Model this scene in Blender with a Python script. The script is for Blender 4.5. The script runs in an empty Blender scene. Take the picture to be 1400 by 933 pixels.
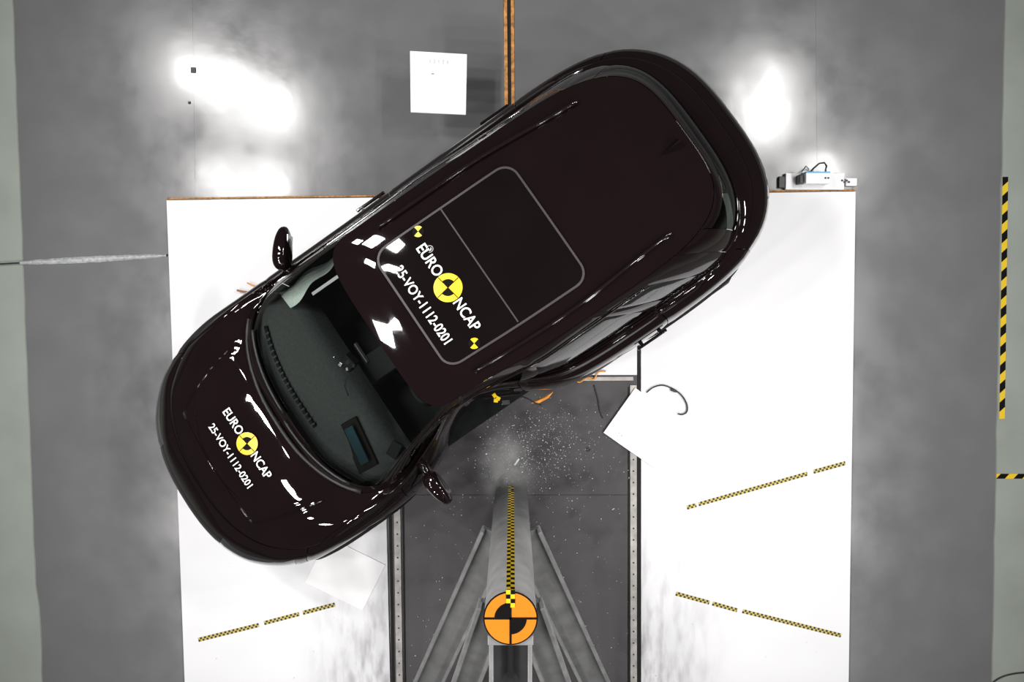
import bpy, bmesh, math, random
from mathutils import Vector, Matrix, noise
from mathutils.bvhtree import BVHTree
random.seed(11)
R = math.radians
sc = bpy.context.scene
C = sc.collection

# ------------------------------------------------------------------ camera, world, lamps, exposure
FPX, CAMH, TILT = 1200.0, 7.0, R(-3.15)
cam_d = bpy.data.cameras.new('overhead_camera')
cam_d.sensor_width = 36.0
cam_d.lens = FPX / 1400.0 * 36.0
cam_d.clip_end = 200
cam = bpy.data.objects.new('overhead_camera', cam_d)
cam.location = (0, 0, CAMH)
cam.rotation_euler = (TILT, 0, 0)
C.objects.link(cam)
sc.camera = cam

w = bpy.data.worlds.new('test_hall')
sc.world = w
w.use_nodes = True
bg = w.node_tree.nodes['Background']
bg.inputs[0].default_value = (1.0, 0.97, 0.97, 1)
bg.inputs[1].default_value = 0.07

sc.view_settings.view_transform = 'Standard'
sc.view_settings.look = 'None'
sc.view_settings.exposure = 0.0
sc.view_settings.gamma = 1.0
sc.view_settings.use_curve_mapping = False

def area_lamp(x, y, z, sx, sy, power, col=(1, 0.985, 0.97), aim=(0, -0.3, 0)):
    d = bpy.data.lights.new('ceiling_lamp', 'AREA')
    d.shape = 'RECTANGLE'
    d.size, d.size_y = sx, sy
    d.energy = power * LAMP_GAIN
    d.spread = R(85)
    d.color = col
    o = bpy.data.objects.new('ceiling_lamp', d)
    o.location = (x, y, z)
    v = Vector(aim) - Vector((x, y, z))
    o.rotation_euler = v.to_track_quat('-Z', 'Y').to_euler()
    C.objects.link(o)
    return o

LZ = 8.0
LAMP_GAIN = 0.212
LAMPS = [  # floodlights hung in banks left and right of the impact point: x, y, size, power
    (-5.45, 3.75, .55, .55, 100), (-4.75, 3.45, .60, .60, 140), (-4.00, 3.10, .60, .60, 125), (-4.95, 1.90, .65, .5, 95), (-4.1, 1.85, .65, .5, 95),
    (4.25, 3.50, .55, .50, 120), (4.30, 2.90, .50, .50, 120), (5.2, 1.95, .6, .5, 120),
    (-5.0, -.3, .55, .55, 140), (-5.0, -2.0, .55, .55, 140), (-5.1, -3.8, .55, .55, 140), (-4.6, -5.6, .55, .55, 130),
    (5.0, -.3, .55, .55, 140), (5.0, -2.0, .55, .55, 140), (5.1, -3.8, .55, .55, 140), (4.7, -5.6, .55, .55, 130),
    (-2.8, -6.2, .55, .55, 95), (2.8, -6.2, .55, .55, 95),
]
for (x, y, sx, sy, p) in LAMPS:
    area_lamp(x, y, LZ, sx * .68, sy * .68, p)

# ------------------------------------------------------------------ helpers
def at(px, py, z=0.0):
    """world point at height z seen at photo pixel (px,py) of a 1400x933 frame"""
    d = Vector(((px - 700) / FPX, -(py - 466.5) / FPX, -1.0))
    d = Matrix.Rotation(TILT, 3, 'X') @ d
    t = (z - CAMH) / d.z
    return Vector((0, 0, CAMH)) + d * t

def mat(name, col, rough=.5, metal=0.0, spec=.5, coat=0.0, emit=None, nscale=0, namt=0.0, bump=0.0, rnoise=0.0, bscale=None):
    m = bpy.data.materials.new(name)
    m.use_nodes = True
    nt = m.node_tree
    b = nt.nodes['Principled BSDF']
    b.inputs['Base Color'].default_value = (*col, 1)
    b.inputs['Roughness'].default_value = rough
    b.inputs['Metallic'].default_value = metal
    b.inputs['Specular IOR Level'].default_value = spec
    if coat:
        b.inputs['Coat Weight'].default_value = coat
        b.inputs['Coat Roughness'].default_value = 0.02
    if nscale:
        tc = nt.nodes.new('ShaderNodeTexCoord')
        n = nt.nodes.new('ShaderNodeTexNoise')
        n.inputs['Scale'].default_value = nscale
        n.inputs['Detail'].default_value = 6
        nt.links.new(tc.outputs['Object'], n.inputs['Vector'])
        if namt:
            mr = nt.nodes.new('ShaderNodeMapRange')
            mr.inputs[1].default_value = .3; mr.inputs[2].default_value = .7
            mr.inputs[3].default_value = 1 - namt; mr.inputs[4].default_value = 1 + namt
            nt.links.new(n.outputs['Fac'], mr.inputs[0])
            mx = nt.nodes.new('ShaderNodeVectorMath'); mx.operation = 'SCALE'
            mx.inputs[0].default_value = col
            nt.links.new(mr.outputs[0], mx.inputs['Scale'])
            nt.links.new(mx.outputs[0], b.inputs['Base Color'])
        if rnoise:
            mr2 = nt.nodes.new('ShaderNodeMapRange')
            mr2.inputs[1].default_value = .35; mr2.inputs[2].default_value = .65
            mr2.inputs[3].default_value = max(0, rough - rnoise); mr2.inputs[4].default_value = rough + rnoise
            nt.links.new(n.outputs['Fac'], mr2.inputs[0])
            nt.links.new(mr2.outputs[0], b.inputs['Roughness'])
        if bump:
            n2 = n
            if bscale:
                n2 = nt.nodes.new('ShaderNodeTexNoise')
                n2.inputs['Scale'].default_value = bscale
                n2.inputs['Detail'].default_value = 3
                nt.links.new(tc.outputs['Object'], n2.inputs['Vector'])
            bp = nt.nodes.new('ShaderNodeBump')
            bp.inputs['Strength'].default_value = bump
            bp.inputs['Distance'].default_value = .01
            nt.links.new(n2.outputs['Fac'], bp.inputs['Height'])
            nt.links.new(bp.outputs[0], b.inputs['Normal'])
    return m

def glass_mat(name, tint, gloss_rough=.02, ior=1.5, tr=1.0):
    m = bpy.data.materials.new(name)
    m.use_nodes = True
    nt = m.node_tree
    nt.nodes.clear()
    out = nt.nodes.new('ShaderNodeOutputMaterial')
    t = nt.nodes.new('ShaderNodeBsdfTransparent'); t.inputs[0].default_value = (*tint, 1)
    g = nt.nodes.new('ShaderNodeBsdfGlossy'); g.inputs['Roughness'].default_value = gloss_rough
    f = nt.nodes.new('ShaderNodeFresnel'); f.inputs[0].default_value = ior
    mx = nt.nodes.new('ShaderNodeMixShader')
    nt.links.new(f.outputs[0], mx.inputs[0])
    nt.links.new(t.outputs[0], mx.inputs[1]); nt.links.new(g.outputs[0], mx.inputs[2])
    nt.links.new(mx.outputs[0], out.inputs[0])
    return m

def checker_mat(name, c1, c2, scale, rough=.5):
    """two-colour check print laid out in the tape's own UVs"""
    m = bpy.data.materials.new(name); m.use_nodes = True
    nt = m.node_tree; b = nt.nodes['Principled BSDF']; b.inputs['Roughness'].default_value = rough
    uv = nt.nodes.new('ShaderNodeUVMap')
    ck = nt.nodes.new('ShaderNodeTexChecker')
    ck.inputs['Color1'].default_value = (*c1, 1); ck.inputs['Color2'].default_value = (*c2, 1)
    ck.inputs['Scale'].default_value = scale
    nt.links.new(uv.outputs[0], ck.inputs['Vector']); nt.links.new(ck.outputs['Color'], b.inputs['Base Color'])
    return m

def link(name, me, m=None, parent=None, smooth=False):
    o = bpy.data.objects.new(name, me)
    C.objects.link(o)
    if m and not me.materials:
        me.materials.append(m)
    if parent:
        o.parent = parent
    if smooth:
        for p in me.polygons: p.use_smooth = True
    return o

def mesh(name, verts, faces):
    me = bpy.data.meshes.new(name)
    me.from_pydata([tuple(v) for v in verts], [], faces)
    me.update()
    return me

def from_bm(name, bm):
    bmesh.ops.recalc_face_normals(bm, faces=bm.faces[:])
    me = bpy.data.meshes.new(name); bm.to_mesh(me); bm.free()
    return me

def tag(o, label, cat, group=None, kind=None):
    if label: o['label'] = label
    if cat: o['category'] = cat
    if group: o['group'] = group
    if kind: o['kind'] = kind
    return o

def thing(name, label, cat, loc=(0, 0, 0), group=None):
    o = bpy.data.objects.new(name, None); o.empty_display_size = .1
    C.objects.link(o); o.location = loc
    return tag(o, label, cat, group)

def bm_box(bm, c, s, rot=None):
    r = bmesh.ops.create_cube(bm, size=1.0)
    M = Matrix.Translation(c) @ (rot.to_4x4() if rot else Matrix.Identity(4)) @ Matrix.Diagonal((*s, 1))
    bmesh.ops.transform(bm, matrix=M, verts=r['verts'])
    return r['verts']

def bm_cyl(bm, a, b, r1, r2=None, n=16):
    a, b = Vector(a), Vector(b)
    r2 = r1 if r2 is None else r2
    q = (b - a).to_track_quat('Z', 'Y').to_matrix().to_4x4()
    rr = bmesh.ops.create_cone(bm, cap_ends=True, segments=n, radius1=r1, radius2=r2, depth=(b - a).length)
    bmesh.ops.transform(bm, matrix=Matrix.Translation((a + b) / 2) @ q, verts=rr['verts'])

def bevel(bm, w, seg=2):
    bmesh.ops.bevel(bm, geom=bm.edges[:], offset=w, segments=seg, affect='EDGES', profile=.5)

def box_mesh(name, s, bev=.004, c=(0, 0, 0)):
    bm = bmesh.new(); bm_box(bm, c, s)
    if bev: bevel(bm, bev)
    return from_bm(name, bm)

def prism(name, pts, z0, z1, bev=0):
    """slab from a plan outline"""
    bm = bmesh.new()
    vs = [bm.verts.new((p[0], p[1], z0)) for p in pts]
    f = bm.faces.new(vs)
    r = bmesh.ops.extrude_face_region(bm, geom=[f])
    bmesh.ops.translate(bm, vec=(0, 0, z1 - z0), verts=[v for v in r['geom'] if isinstance(v, bmesh.types.BMVert)])
    if bev:
        bmesh.ops.recalc_face_normals(bm, faces=bm.faces[:]); bevel(bm, bev, 1)
    return from_bm(name, bm)

def tube(name, pts, rad, m, parent=None, n=8, smooth=True):
    pts = [Vector(p) for p in pts]
    cu = bpy.data.curves.new(name, 'CURVE'); cu.dimensions = '3D'
    sp = cu.splines.new('BEZIER'); sp.bezier_points.add(len(pts) - 1)
    for q, p in zip(sp.bezier_points, pts):
        q.co = p; q.handle_left_type = q.handle_right_type = 'AUTO'
    cu.bevel_depth = rad; cu.bevel_resolution = 2; cu.resolution_u = 8; cu.use_fill_caps = True
    o = bpy.data.objects.new(name, cu); C.objects.link(o)
    dg = bpy.context.evaluated_depsgraph_get(); dg.update()
    me = bpy.data.meshes.new_from_object(o.evaluated_get(dg))
    bpy.data.objects.remove(o); bpy.data.curves.remove(cu)
    me.name = name
    return link(name, me, m, parent, smooth)

def tube_bm(pts, rad, n=8, closed=False):
    """plain swept tube as vertex/face lists"""
    V, Fc = [], []
    P = [Vector(p) for p in pts]
    for i, p in enumerate(P):
        t = (P[min(i + 1, len(P) - 1)] - P[max(i - 1, 0)]).normalized()
        up = Vector((0, 0, 1)) if abs(t.z) < .95 else Vector((1, 0, 0))
        a = t.cross(up).normalized(); b = a.cross(t)
        for k in range(n):
            th = 2 * math.pi * k / n
            V.append(p + rad * (math.cos(th) * a + math.sin(th) * b))
    for i in range(len(P) - 1):
        for k in range(n):
            Fc.append((i * n + k, i * n + (k + 1) % n, (i + 1) * n + (k + 1) % n, (i + 1) * n + k))
    Fc.append(tuple(range(n))); Fc.append(tuple((len(P) - 1) * n + k for k in reversed(range(n))))
    return V, Fc

def text_mesh(name, s, size, spacing=1.0, bold=0.0):
    cu = bpy.data.curves.new(name, 'FONT'); cu.body = s; cu.size = size
    cu.align_x = 'CENTER'; cu.align_y = 'CENTER'; cu.offset = bold; cu.space_character = spacing
    o = bpy.data.objects.new(name, cu); C.objects.link(o)
    dg = bpy.context.evaluated_depsgraph_get(); dg.update()
    me = bpy.data.meshes.new_from_object(o.evaluated_get(dg))
    bpy.data.objects.remove(o)
    return me

# ------------------------------------------------------------------ materials
M = {}
M['pale'] = mat('pale_green_floor_paint', (.25, .275, .245), .55, nscale=2.2, namt=.08, bump=.1, rnoise=.1)
M['grey'] = mat('grey_floor_coating', (.142, .142, .145), .185, spec=.5, nscale=3.0, namt=.03, bump=.05, rnoise=.04, bscale=7)
M['white'] = mat('white_floor_panel_laminate', (.80, .80, .82), .5, nscale=3, namt=.03)
M['whiteplain'] = mat('white_board_lacquer', (.86, .86, .87), .4, nscale=6, namt=.02)
M['plate'] = mat('dark_steel_plate', (.050, .046, .048), .5, metal=.1, nscale=5, namt=.3, rnoise=.12, bump=.1)
M['frame'] = mat('dull_galvanised_angle', (.40, .38, .36), .5, metal=.3, nscale=14, namt=.25)
M['black'] = mat('black_plastic', (.008, .008, .009), .45, nscale=20, namt=.2)
M['gap'] = mat('black_dirt_and_slot_shade', (.006, .005, .005), .8, nscale=30, namt=.4)
M['rust'] = mat('rusty_orange_steel', (.45, .20, .05), .65, nscale=24, namt=.6, bump=.3)
M['wood'] = mat('plywood_edge', (.36, .17, .05), .7, nscale=40, namt=.5)
M['pole'] = mat('grey_painted_steel', (.21, .21, .21), .4, nscale=8, namt=.15, rnoise=.1)
M['pole_dark'] = mat('dark_painted_steel', (.03, .029, .03), .5, nscale=8, namt=.2)
M['strut'] = mat('grey_strut_paint', (.135, .135, .135), .45, nscale=8, namt=.2)
M['pole_light'] = mat('bare_steel_flange', (.24, .24, .24), .38, metal=.2, nscale=9, namt=.2)
M['orange'] = mat('orange_vinyl', (.64, .19, .004), .4, nscale=12, namt=.03)
M['yellow'] = mat('yellow_vinyl', (.72, .49, .01), .35, nscale=12, namt=.03)
M['blackvinyl'] = mat('black_vinyl', (.006, .005, .005), .6, spec=.05, nscale=12, namt=.1)
M['whitevinyl'] = mat('white_vinyl', (.78, .78, .78), .4, nscale=12, namt=.03)
M['check'] = checker_mat('yellow_black_check_print', (.55, .43, .08), (.008, .008, .007), 1.0)
M['paint'] = mat('black_car_lacquer', (.0062, .0030, .0033), .5, spec=0.0, coat=1.0, nscale=3, namt=.1)
M['trim'] = mat('gloss_black_trim', (.008, .005, .005), .06, spec=.45, nscale=9, namt=.1)
M['cladding'] = mat('textured_black_cladding', (.010, .009, .009), .5, nscale=60, namt=.2, bump=.2)
M['chrome'] = mat('satin_chrome', (.55, .55, .56), .2, metal=1.0, nscale=9, namt=.05)
M['rubber'] = mat('tyre_rubber', (.012, .012, .012), .75, nscale=40, namt=.2)
M['alloy'] = mat('dark_alloy', (.16, .16, .17), .3, metal=.9, nscale=9, namt=.1)
M['glass'] = glass_mat('clear_green_windscreen', (.80, .84, .82))
M['privacy'] = glass_mat('grey_tinted_glass', (.30, .35, .34), ior=2.5, gloss_rough=.06)
M['sunroof'] = glass_mat('dark_roof_glass', (.07, .085, .075), ior=1.5)
M['dash'] = mat('grey_dashboard_foam', (.034, .038, .037), .7, spec=.2, nscale=50, namt=.15, bump=.2)
M['dashdark'] = mat('dark_dashboard_trim', (.007, .008, .008), .6, spec=.1, nscale=50, namt=.15)
M['seat'] = mat('grey_seat_leather', (.015, .016, .016), .6, spec=.1, nscale=30, namt=.1)
M['screen'] = mat('display_glass', (.012, .03, .038), .08, nscale=4, namt=.4)
M['redlamp'] = mat('smoked_red_lamp', (.018, .003, .003), .06, coat=1, nscale=9, namt=.1)
M['headlamp'] = mat('smoked_headlamp_lens', (.015, .015, .017), .04, coat=1, nscale=9, namt=.1)
M['debris'] = mat('tempered_glass_grains', (.5, .53, .53), .2, nscale=30, namt=.1)
M['blue'] = mat('blue_plastic', (.03, .42, .75), .4, nscale=12, namt=.05)
M['cable'] = mat('black_cable_jacket', (.012, .012, .013), .5, nscale=30, namt=.1)
M['film'] = mat('clear_plastic_film', (.36, .37, .38), .25, nscale=40, namt=.25, bump=.6)
M['copper'] = mat('brown_wire_jacket', (.32, .12, .05), .5, nscale=30, namt=.2)
M['orangewire'] = mat('orange_wire_jacket', (.75, .30, .05), .5, nscale=30, namt=.2)
M['airbag'] = mat('pale_airbag_cloth', (.45, .50, .46), .8, nscale=60, namt=.1)

def dirty_white():
    m = bpy.data.materials.new('scuffed_white_floor_panel'); m.use_nodes = True
    nt = m.node_tree; b = nt.nodes['Principled BSDF']; b.inputs['Roughness'].default_value = .5
    tc = nt.nodes.new('ShaderNodeTexCoord')
    sep = nt.nodes.new('ShaderNodeSeparateXYZ'); nt.links.new(tc.outputs['Object'], sep.inputs[0])
    # scuff zone: dragged dirt on both sides of the pole pit (object space = world space)
    ax = nt.nodes.new('ShaderNodeMath'); ax.operation = 'ABSOLUTE'; nt.links.new(sep.outputs[0], ax.inputs[0])
    mx = nt.nodes.new('ShaderNodeMapRange'); mx.inputs[1].default_value = 1.0; mx.inputs[2].default_value = 1.75
    mx.inputs[3].default_value = 1; mx.inputs[4].default_value = 0; nt.links.new(ax.outputs[0], mx.inputs[0])
    my = nt.nodes.new('ShaderNodeMapRange'); my.inputs[1].default_value = -1.7; my.inputs[2].default_value = -3.2
    my.inputs[3].default_value = 0; my.inputs[4].default_value = 1; nt.links.new(sep.outputs[1], my.inputs[0])
    zone = nt.nodes.new('ShaderNodeMath'); zone.operation = 'MULTIPLY'
    nt.links.new(mx.outputs[0], zone.inputs[0]); nt.links.new(my.outputs[0], zone.inputs[1])
    mp = nt.nodes.new('ShaderNodeMapping'); mp.inputs['Scale'].default_value = (9, 2.5, 3)
    nt.links.new(tc.outputs['Object'], mp.inputs[0])
    n = nt.nodes.new('ShaderNodeTexNoise'); n.inputs['Scale'].default_value = 1.6; n.inputs['Detail'].default_value = 9
    nt.links.new(mp.outputs[0], n.inputs['Vector'])
    mr = nt.nodes.new('ShaderNodeMapRange'); mr.inputs[1].default_value = .44; mr.inputs[2].default_value = .68
    nt.links.new(n.outputs['Fac'], mr.inputs[0])
    d = nt.nodes.new('ShaderNodeMath'); d.operation = 'MULTIPLY'
    nt.links.new(zone.outputs[0], d.inputs[0]); nt.links.new(mr.outputs[0], d.inputs[1])
    # fine specks
    v = nt.nodes.new('ShaderNodeTexVoronoi'); v.inputs['Scale'].default_value = 9
    nt.links.new(tc.outputs['Object'], v.inputs['Vector'])
    vs = nt.nodes.new('ShaderNodeMapRange'); vs.inputs[1].default_value = .07; vs.inputs[2].default_value = .02
    nt.links.new(v.outputs['Distance'], vs.inputs[0])
    vz = nt.nodes.new('ShaderNodeMath'); vz.operation = 'MULTIPLY'
    nt.links.new(vs.outputs[0], vz.inputs[0]); nt.links.new(my.outputs[0], vz.inputs[1])
    vz2 = nt.nodes.new('ShaderNodeMath'); vz2.operation = 'MULTIPLY'; vz2.inputs[1].default_value = .7
    nt.links.new(vz.outputs[0], vz2.inputs[0])
    s = nt.nodes.new('ShaderNodeMath'); s.operation = 'MAXIMUM'
    nt.links.new(d.outputs[0], s.inputs[0]); nt.links.new(vz2.outputs[0], s.inputs[1])
    c = nt.nodes.new('ShaderNodeMix'); c.data_type = 'RGBA'
    c.inputs[6].default_value = (.79, .79, .81, 1); c.inputs[7].default_value = (.30, .29, .31, 1)
    nt.links.new(s.outputs[0], c.inputs[0]); nt.links.new(c.outputs[2], b.inputs['Base Color'])
    return m
M['scuffed'] = dirty_white()

# ------------------------------------------------------------------ floor
floor = link('floor', mesh('floor', [(-14, -14, -.02), (14, -14, -.02), (14, 14, -.02), (-14, 14, -.02)], [(0, 1, 2, 3)]), M['pale'])
floor['kind'] = 'structure'

def extend(a, b, y):
    """x on the line a-b at pixel row y"""
    return a[0] + (b[0] - a[0]) * (y - a[1]) / (b[1] - a[1])

def strip(lx, rx, jl=None, jr=None):
    """floor section between two pixel lines; jl/jr = jitter of a ragged paint edge"""
    ys = [-160 + 30 * i for i in range(44)]
    L, Rr = [], []
    for k, y in enumerate(ys):
        a = extend(*lx, y); b = extend(*rx, y)
        if jl: a += jl(y)
        if jr: b += jr(y)
        L.append(at(a, y)); Rr.append(at(b, y))
    return L + Rr[::-1]

rag = lambda s: (lambda y: 1.6 * noise.noise((y * .021, s, 0)) + 1.0 * noise.noise((y * .09, s, 3)))
def rag_left(y): return rag(1.0)(y) + (4 if y > 800 else 0) - (6 if 620 < y <= 800 else 0) * 0
coats = [
    (((18, 0), (55, 933)), ((263.05, 0), (267.05, 272)), rag_left, None),
    (((263.2, 0), (267.2, 272)), ((688, 0), (690.3, 150)), None, None),
    (((703, 0), (703.8, 150)), ((1115.05, 0), (1117.05, 262)), None, None),
    (((1115.2, 0), (1117.2, 262)), ((1373, 0), (1355, 933)), None, rag(7.0)),
]
for lx, rx, jl, jr in coats:
    o = link('floor_coating', prism('floor_coating', strip(lx, rx, jl, jr), -.02, 0, 0), M['grey'])
    o['kind'] = 'structure'

# tow track guide slot: black strip paints the shade between two rusty rails
def quad_px(a, b, w, z0, z1, name, m, parent=None, kind=None):
    A, B = at(*a, z1), at(*b, z1)
    t = (B - A).normalized(); n = Vector((-t.y, t.x, 0)) * w / 2
    o = link(name, prism(name, [A - n, B - n, B + n, A + n], z0, z1), m, parent)
    if kind: o['kind'] = kind
    return o
slot = thing('guide_slot', 'dark tow slot with rusty orange rails running up to the roof of the car', 'floor rail', (0, 0, 0))
quad_px((695.2, -60), (697.5, 240), .05, -.019, -.012, 'channel', M['gap'], slot)
quad_px((690.3, -60), (693, 240), .027, -.018, .006, 'rail', M['rust'], slot)
quad_px((700.2, -60), (702, 240), .025, -.018, .006, 'rail', M['rust'], slot)

# ------------------------------------------------------------------ white floor panels round the pole pit
ZS = .022
def px_poly(pts, z): return [at(x, y, z) for x, y in pts]
p = link('floor_panel', prism('floor_panel', px_poly([(227.5, 274), (534, 270), (529, 520), (528, 700), (533.5, 933), (536, 1060), (257, 1060)], ZS), .001, ZS, .002), M['scuffed'])
tag(p, 'large white floor panel under the bonnet, left of the pole pit', 'floor panel', 'white floor panels')
p = link('floor_panel', prism('floor_panel', px_poly([(535, 270), (871, 267), (871, 513), (530, 513)], ZS), .001, ZS, .002), M['scuffed'])
tag(p, 'white floor panel under the middle of the car, above the dark pit', 'floor panel', 'white floor panels')
p = link('floor_panel', prism('floor_panel', px_poly([(876, 266), (1170, 262), (1160.5, 933), (1159, 1060), (876.5, 1060), (876.5, 640)], ZS), .001, ZS, .002), M['scuffed'])
tag(p, 'large white floor panel right of the pole pit with two check tapes', 'floor panel', 'white floor panels')
# plywood edge showing along the far rim of the panels
for i, (a, b) in enumerate((((228, 271.8), (534, 267.5)), ((876, 263.5), (1170, 260)))):
    o = quad_px(a, b, .013, .001, .018, 'edge_strip', M['wood'])
    tag(o, ['thin orange plywood edge along the top of the left white panel', 'thin orange plywood edge along the top of the right white panel'][i], 'edge strip', 'plywood edge strips')

# pit: steel plates, angle frames with bolts
pit = bpy.data.objects.new('floor_pit', None); C.objects.link(pit); pit['kind'] = 'structure'
rows = [(514, 676.7), (677.4, 1060)]
link('underlay', prism('underlay', px_poly([(534, 514), (872, 514), (872, 1060), (534, 1060)], .002), .0002, .0015), M['gap'], pit)
for a, b in rows:
    link('plate', prism('plate', px_poly([(534, a), (872, a), (872, b), (534, b)], .004), .0016, .004, 0), M['plate'], pit)
bolt_me = None
for (a, b, nm) in (((540, 514), (548, 1060), 'frame'), ((866, 527), (866.5, 1060), 'frame')):
    fr = quad_px(a, b, .052, .004, .016, 'frame', M['frame'], pit)
    n = 34
    for k in range(n):
        t = (k + .5) / n
        q = at(a[0] + (b[0] - a[0]) * t, a[1] + (b[1] - a[1]) * t, .016)
        if bolt_me is None:
            bm = bmesh.new(); bm_cyl(bm, (0, 0, 0), (0, 0, .004), .0075, .006, 8); bolt_me = from_bm('bolt', bm); bolt_me.materials.append(M['black'])
        bo = link('bolt', bolt_me, None, fr); bo.location = q
quad_px((534, 520), (866, 518), .03, .004, .018, 'frame', M['frame'], pit)
quad_px((531.5, 600), (540, 1060), .022, .003, .010, 'seam', M['gap'], pit)
quad_px((873.5, 470), (873.8, 1060), .020, .003, .012, 'seam', M['gap'], pit)
quad_px((550, 600), (555, 1060), .014, .004, .010, 'seam', M['gap'], pit)
quad_px((860, 530), (859.5, 1060), .014, .004, .010, 'seam', M['gap'], pit)

# loose white boards that were knocked askew
def board(corner, a, b, la, lb, label, zz):
    P0 = at(*corner, zz); da = (at(*a, zz) - P0).normalized(); db = (at(*b, zz) - P0)
    db = (db - da * db.dot(da)).normalized()
    pts = [P0, P0 + da * la, P0 + da * la + db * lb, P0 + db * lb]
    o = link('loose_board', prism('loose_board', pts, zz - .007, zz, .001), M['whiteplain'])
    return tag(o, label, 'board', 'loose white boards')
board((825, 592), (869, 530), (877, 628), .44, .62, 'loose white board jutting over the right edge of the dark pit', .030)
board((527, 773), (480, 750), (498, 840), .52, .42, 'loose white board lying askew left of the pit below the headlight', .030)

# check tapes on the white panels: individual lengths of tape
def check_tape(segs, label, z=ZS, wid=.034):
    root = None
    A0 = at(*segs[0][0], z); 
    root = thing('check_tape', label, 'tape', (A0.x, A0.y, z), 'check tapes on the floor panels')
    for a, b in segs:
        A, B = at(*a, z + .001), at(*b, z + .001)
        t = (B - A).normalized(); n = Vector((-t.y, t.x, 0)) * wid / 2
        vs = [A - n, B - n, B + n, A + n]
        me = mesh('strip', [v - Vector((A0.x, A0.y, z)) for v in vs] + [v - Vector((A0.x, A0.y, z + .0009)) for v in vs],
                  [(0, 1, 2, 3), (7, 6, 5, 4), (0, 4, 5, 1), (1, 5, 6, 2), (2, 6, 7, 3), (3, 7, 4, 0)])
        uvl = me.uv_layers.new(name='UVMap')
        ln = (B - A).length / (wid / 2)
        for poly in me.polygons:
            for li in poly.loop_indices:
                vi = me.loops[li].vertex_index % 4
                uvl.data[li].uv = [(.01, .01), (ln, .01), (ln, 1.99), (.01, 1.99)][vi]
        link('strip', me, M['check'], root)
check_tape([((271, 875.5), (354, 855)), ((361, 852.5), (409, 840)), ((414, 838.5), (458, 827))], 'check tape in three lengths on the panel below the bonnet')
check_tape([((939, 694.5), (952, 691)), ((955, 690), (1104, 648)), ((1112, 645.5), (1156, 633.5))], 'check tape rising to the right on the right white panel')
check_tape([((924, 812), (970, 824.5)), ((974, 825.5), (1008, 835)), ((1015, 836), (1150, 869.5))], 'check tape falling to the right on the right white panel')

# hazard tape
def hazard(a, b, wid, pitch, label, slant=1):
    root = thing('hazard_tape', label, 'tape', at(*a, -.019), 'yellow and black hazard tapes')
    o0 = root.location
    A, B = at(*a, -.018), at(*b, -.018)
    t = (B - A).normalized(); n = Vector((-t.y, t.x, 0))
    L = (B - A).length
    bpy.context.view_layer.update()
    me = prism('backing', [A - n * wid / 2 - o0, B - n * wid / 2 - o0, B + n * wid / 2 - o0, A + n * wid / 2 - o0], 0, .0012)
    link('backing', me, M['yellow'], root)
    k = 0; s = 0.0; h = wid * .9 * slant
    while s < L - .01:
        e = min(s + pitch / 2, L - .002)
        q = []
        for (u, v) in ((s, -.5), (e, -.5), (e, .5), (s, .5)):
            uu = min(max(u + (h if v > 0 else 0), 0), L)
            q.append(A + t * uu + n * wid * v - o0)
        link('stripe', prism('stripe', q, .0012, .0020), M['blackvinyl'], root)
        s += pitch
hazard((1374.5, 242), (1370, 573), .044, .150, 'long yellow and black hazard tape along the pale right floor edge', -1)
hazard((1362, 651.5), (1420, 651.5), .040, .140, 'short yellow and black hazard tape running off the right side', 1)

# ------------------------------------------------------------------ impact pole with its frame
ZT = 2.85
cap = at(698, 846, ZT)
pole = thing('impact_pole', 'grey steel impact pole with orange target on top and diagonal braces', 'pole', (cap.x, cap.y, .004))
bm = bmesh.new(); bm_cyl(bm, (0, 0, 0), (0, 0, ZT - .01), .128, n=64); shaft = link('shaft', from_bm('shaft', bm), M['pole'], pole, False)
for pl in shaft.data.polygons:
    pl.use_smooth = len(pl.vertices) == 4
def disc(name, r, z0, z1, m, parent, n=64, x=0, y=0):
    bm = bmesh.new(); bm_cyl(bm, (x, y, z0), (x, y, z1), r, n=n)
    return link(name, from_bm(name, bm), m, parent)
def sector(name, r, a0, a1, z0, z1, m, parent, n=14, r0=0.0):
    pts = [(r * math.cos(a0 + (a1 - a0) * i / n), r * math.sin(a0 + (a1 - a0) * i / n)) for i in range(n + 1)]
    if r0: pts += [(r0 * math.cos(a1 - (a1 - a0) * i / n), r0 * math.sin(a1 - (a1 - a0) * i / n)) for i in range(n + 1)]
    else: pts.append((0, 0))
    return link(name, prism(name, pts, z0, z1), m, parent)
tz = ZT - .01
tgt = disc('target_disc', .132, tz, tz + .004, M['blackvinyl'], pole)
for k in range(4):
    a = k * math.pi / 2
    sector('quadrant', .125, a + .001, a + math.pi / 2 - .001, tz + .004, tz + .006, M['orange'], tgt)
sector('quadrant', .078, math.pi / 2, math.pi, tz + .006, tz + .008, M['blackvinyl'], tgt)
sector('quadrant', .078, -math.pi / 2, 0, tz + .006, tz + .008, M['blackvinyl'], tgt)
for s in ((.258, .010), (.010, .258)):
    bm = bmesh.new(); bm_box(bm, (0, 0, tz + .0072), (s[0], s[1], .0024)); link('cross_line', from_bm('cross_line', bm), M['blackvinyl'], tgt)
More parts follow.
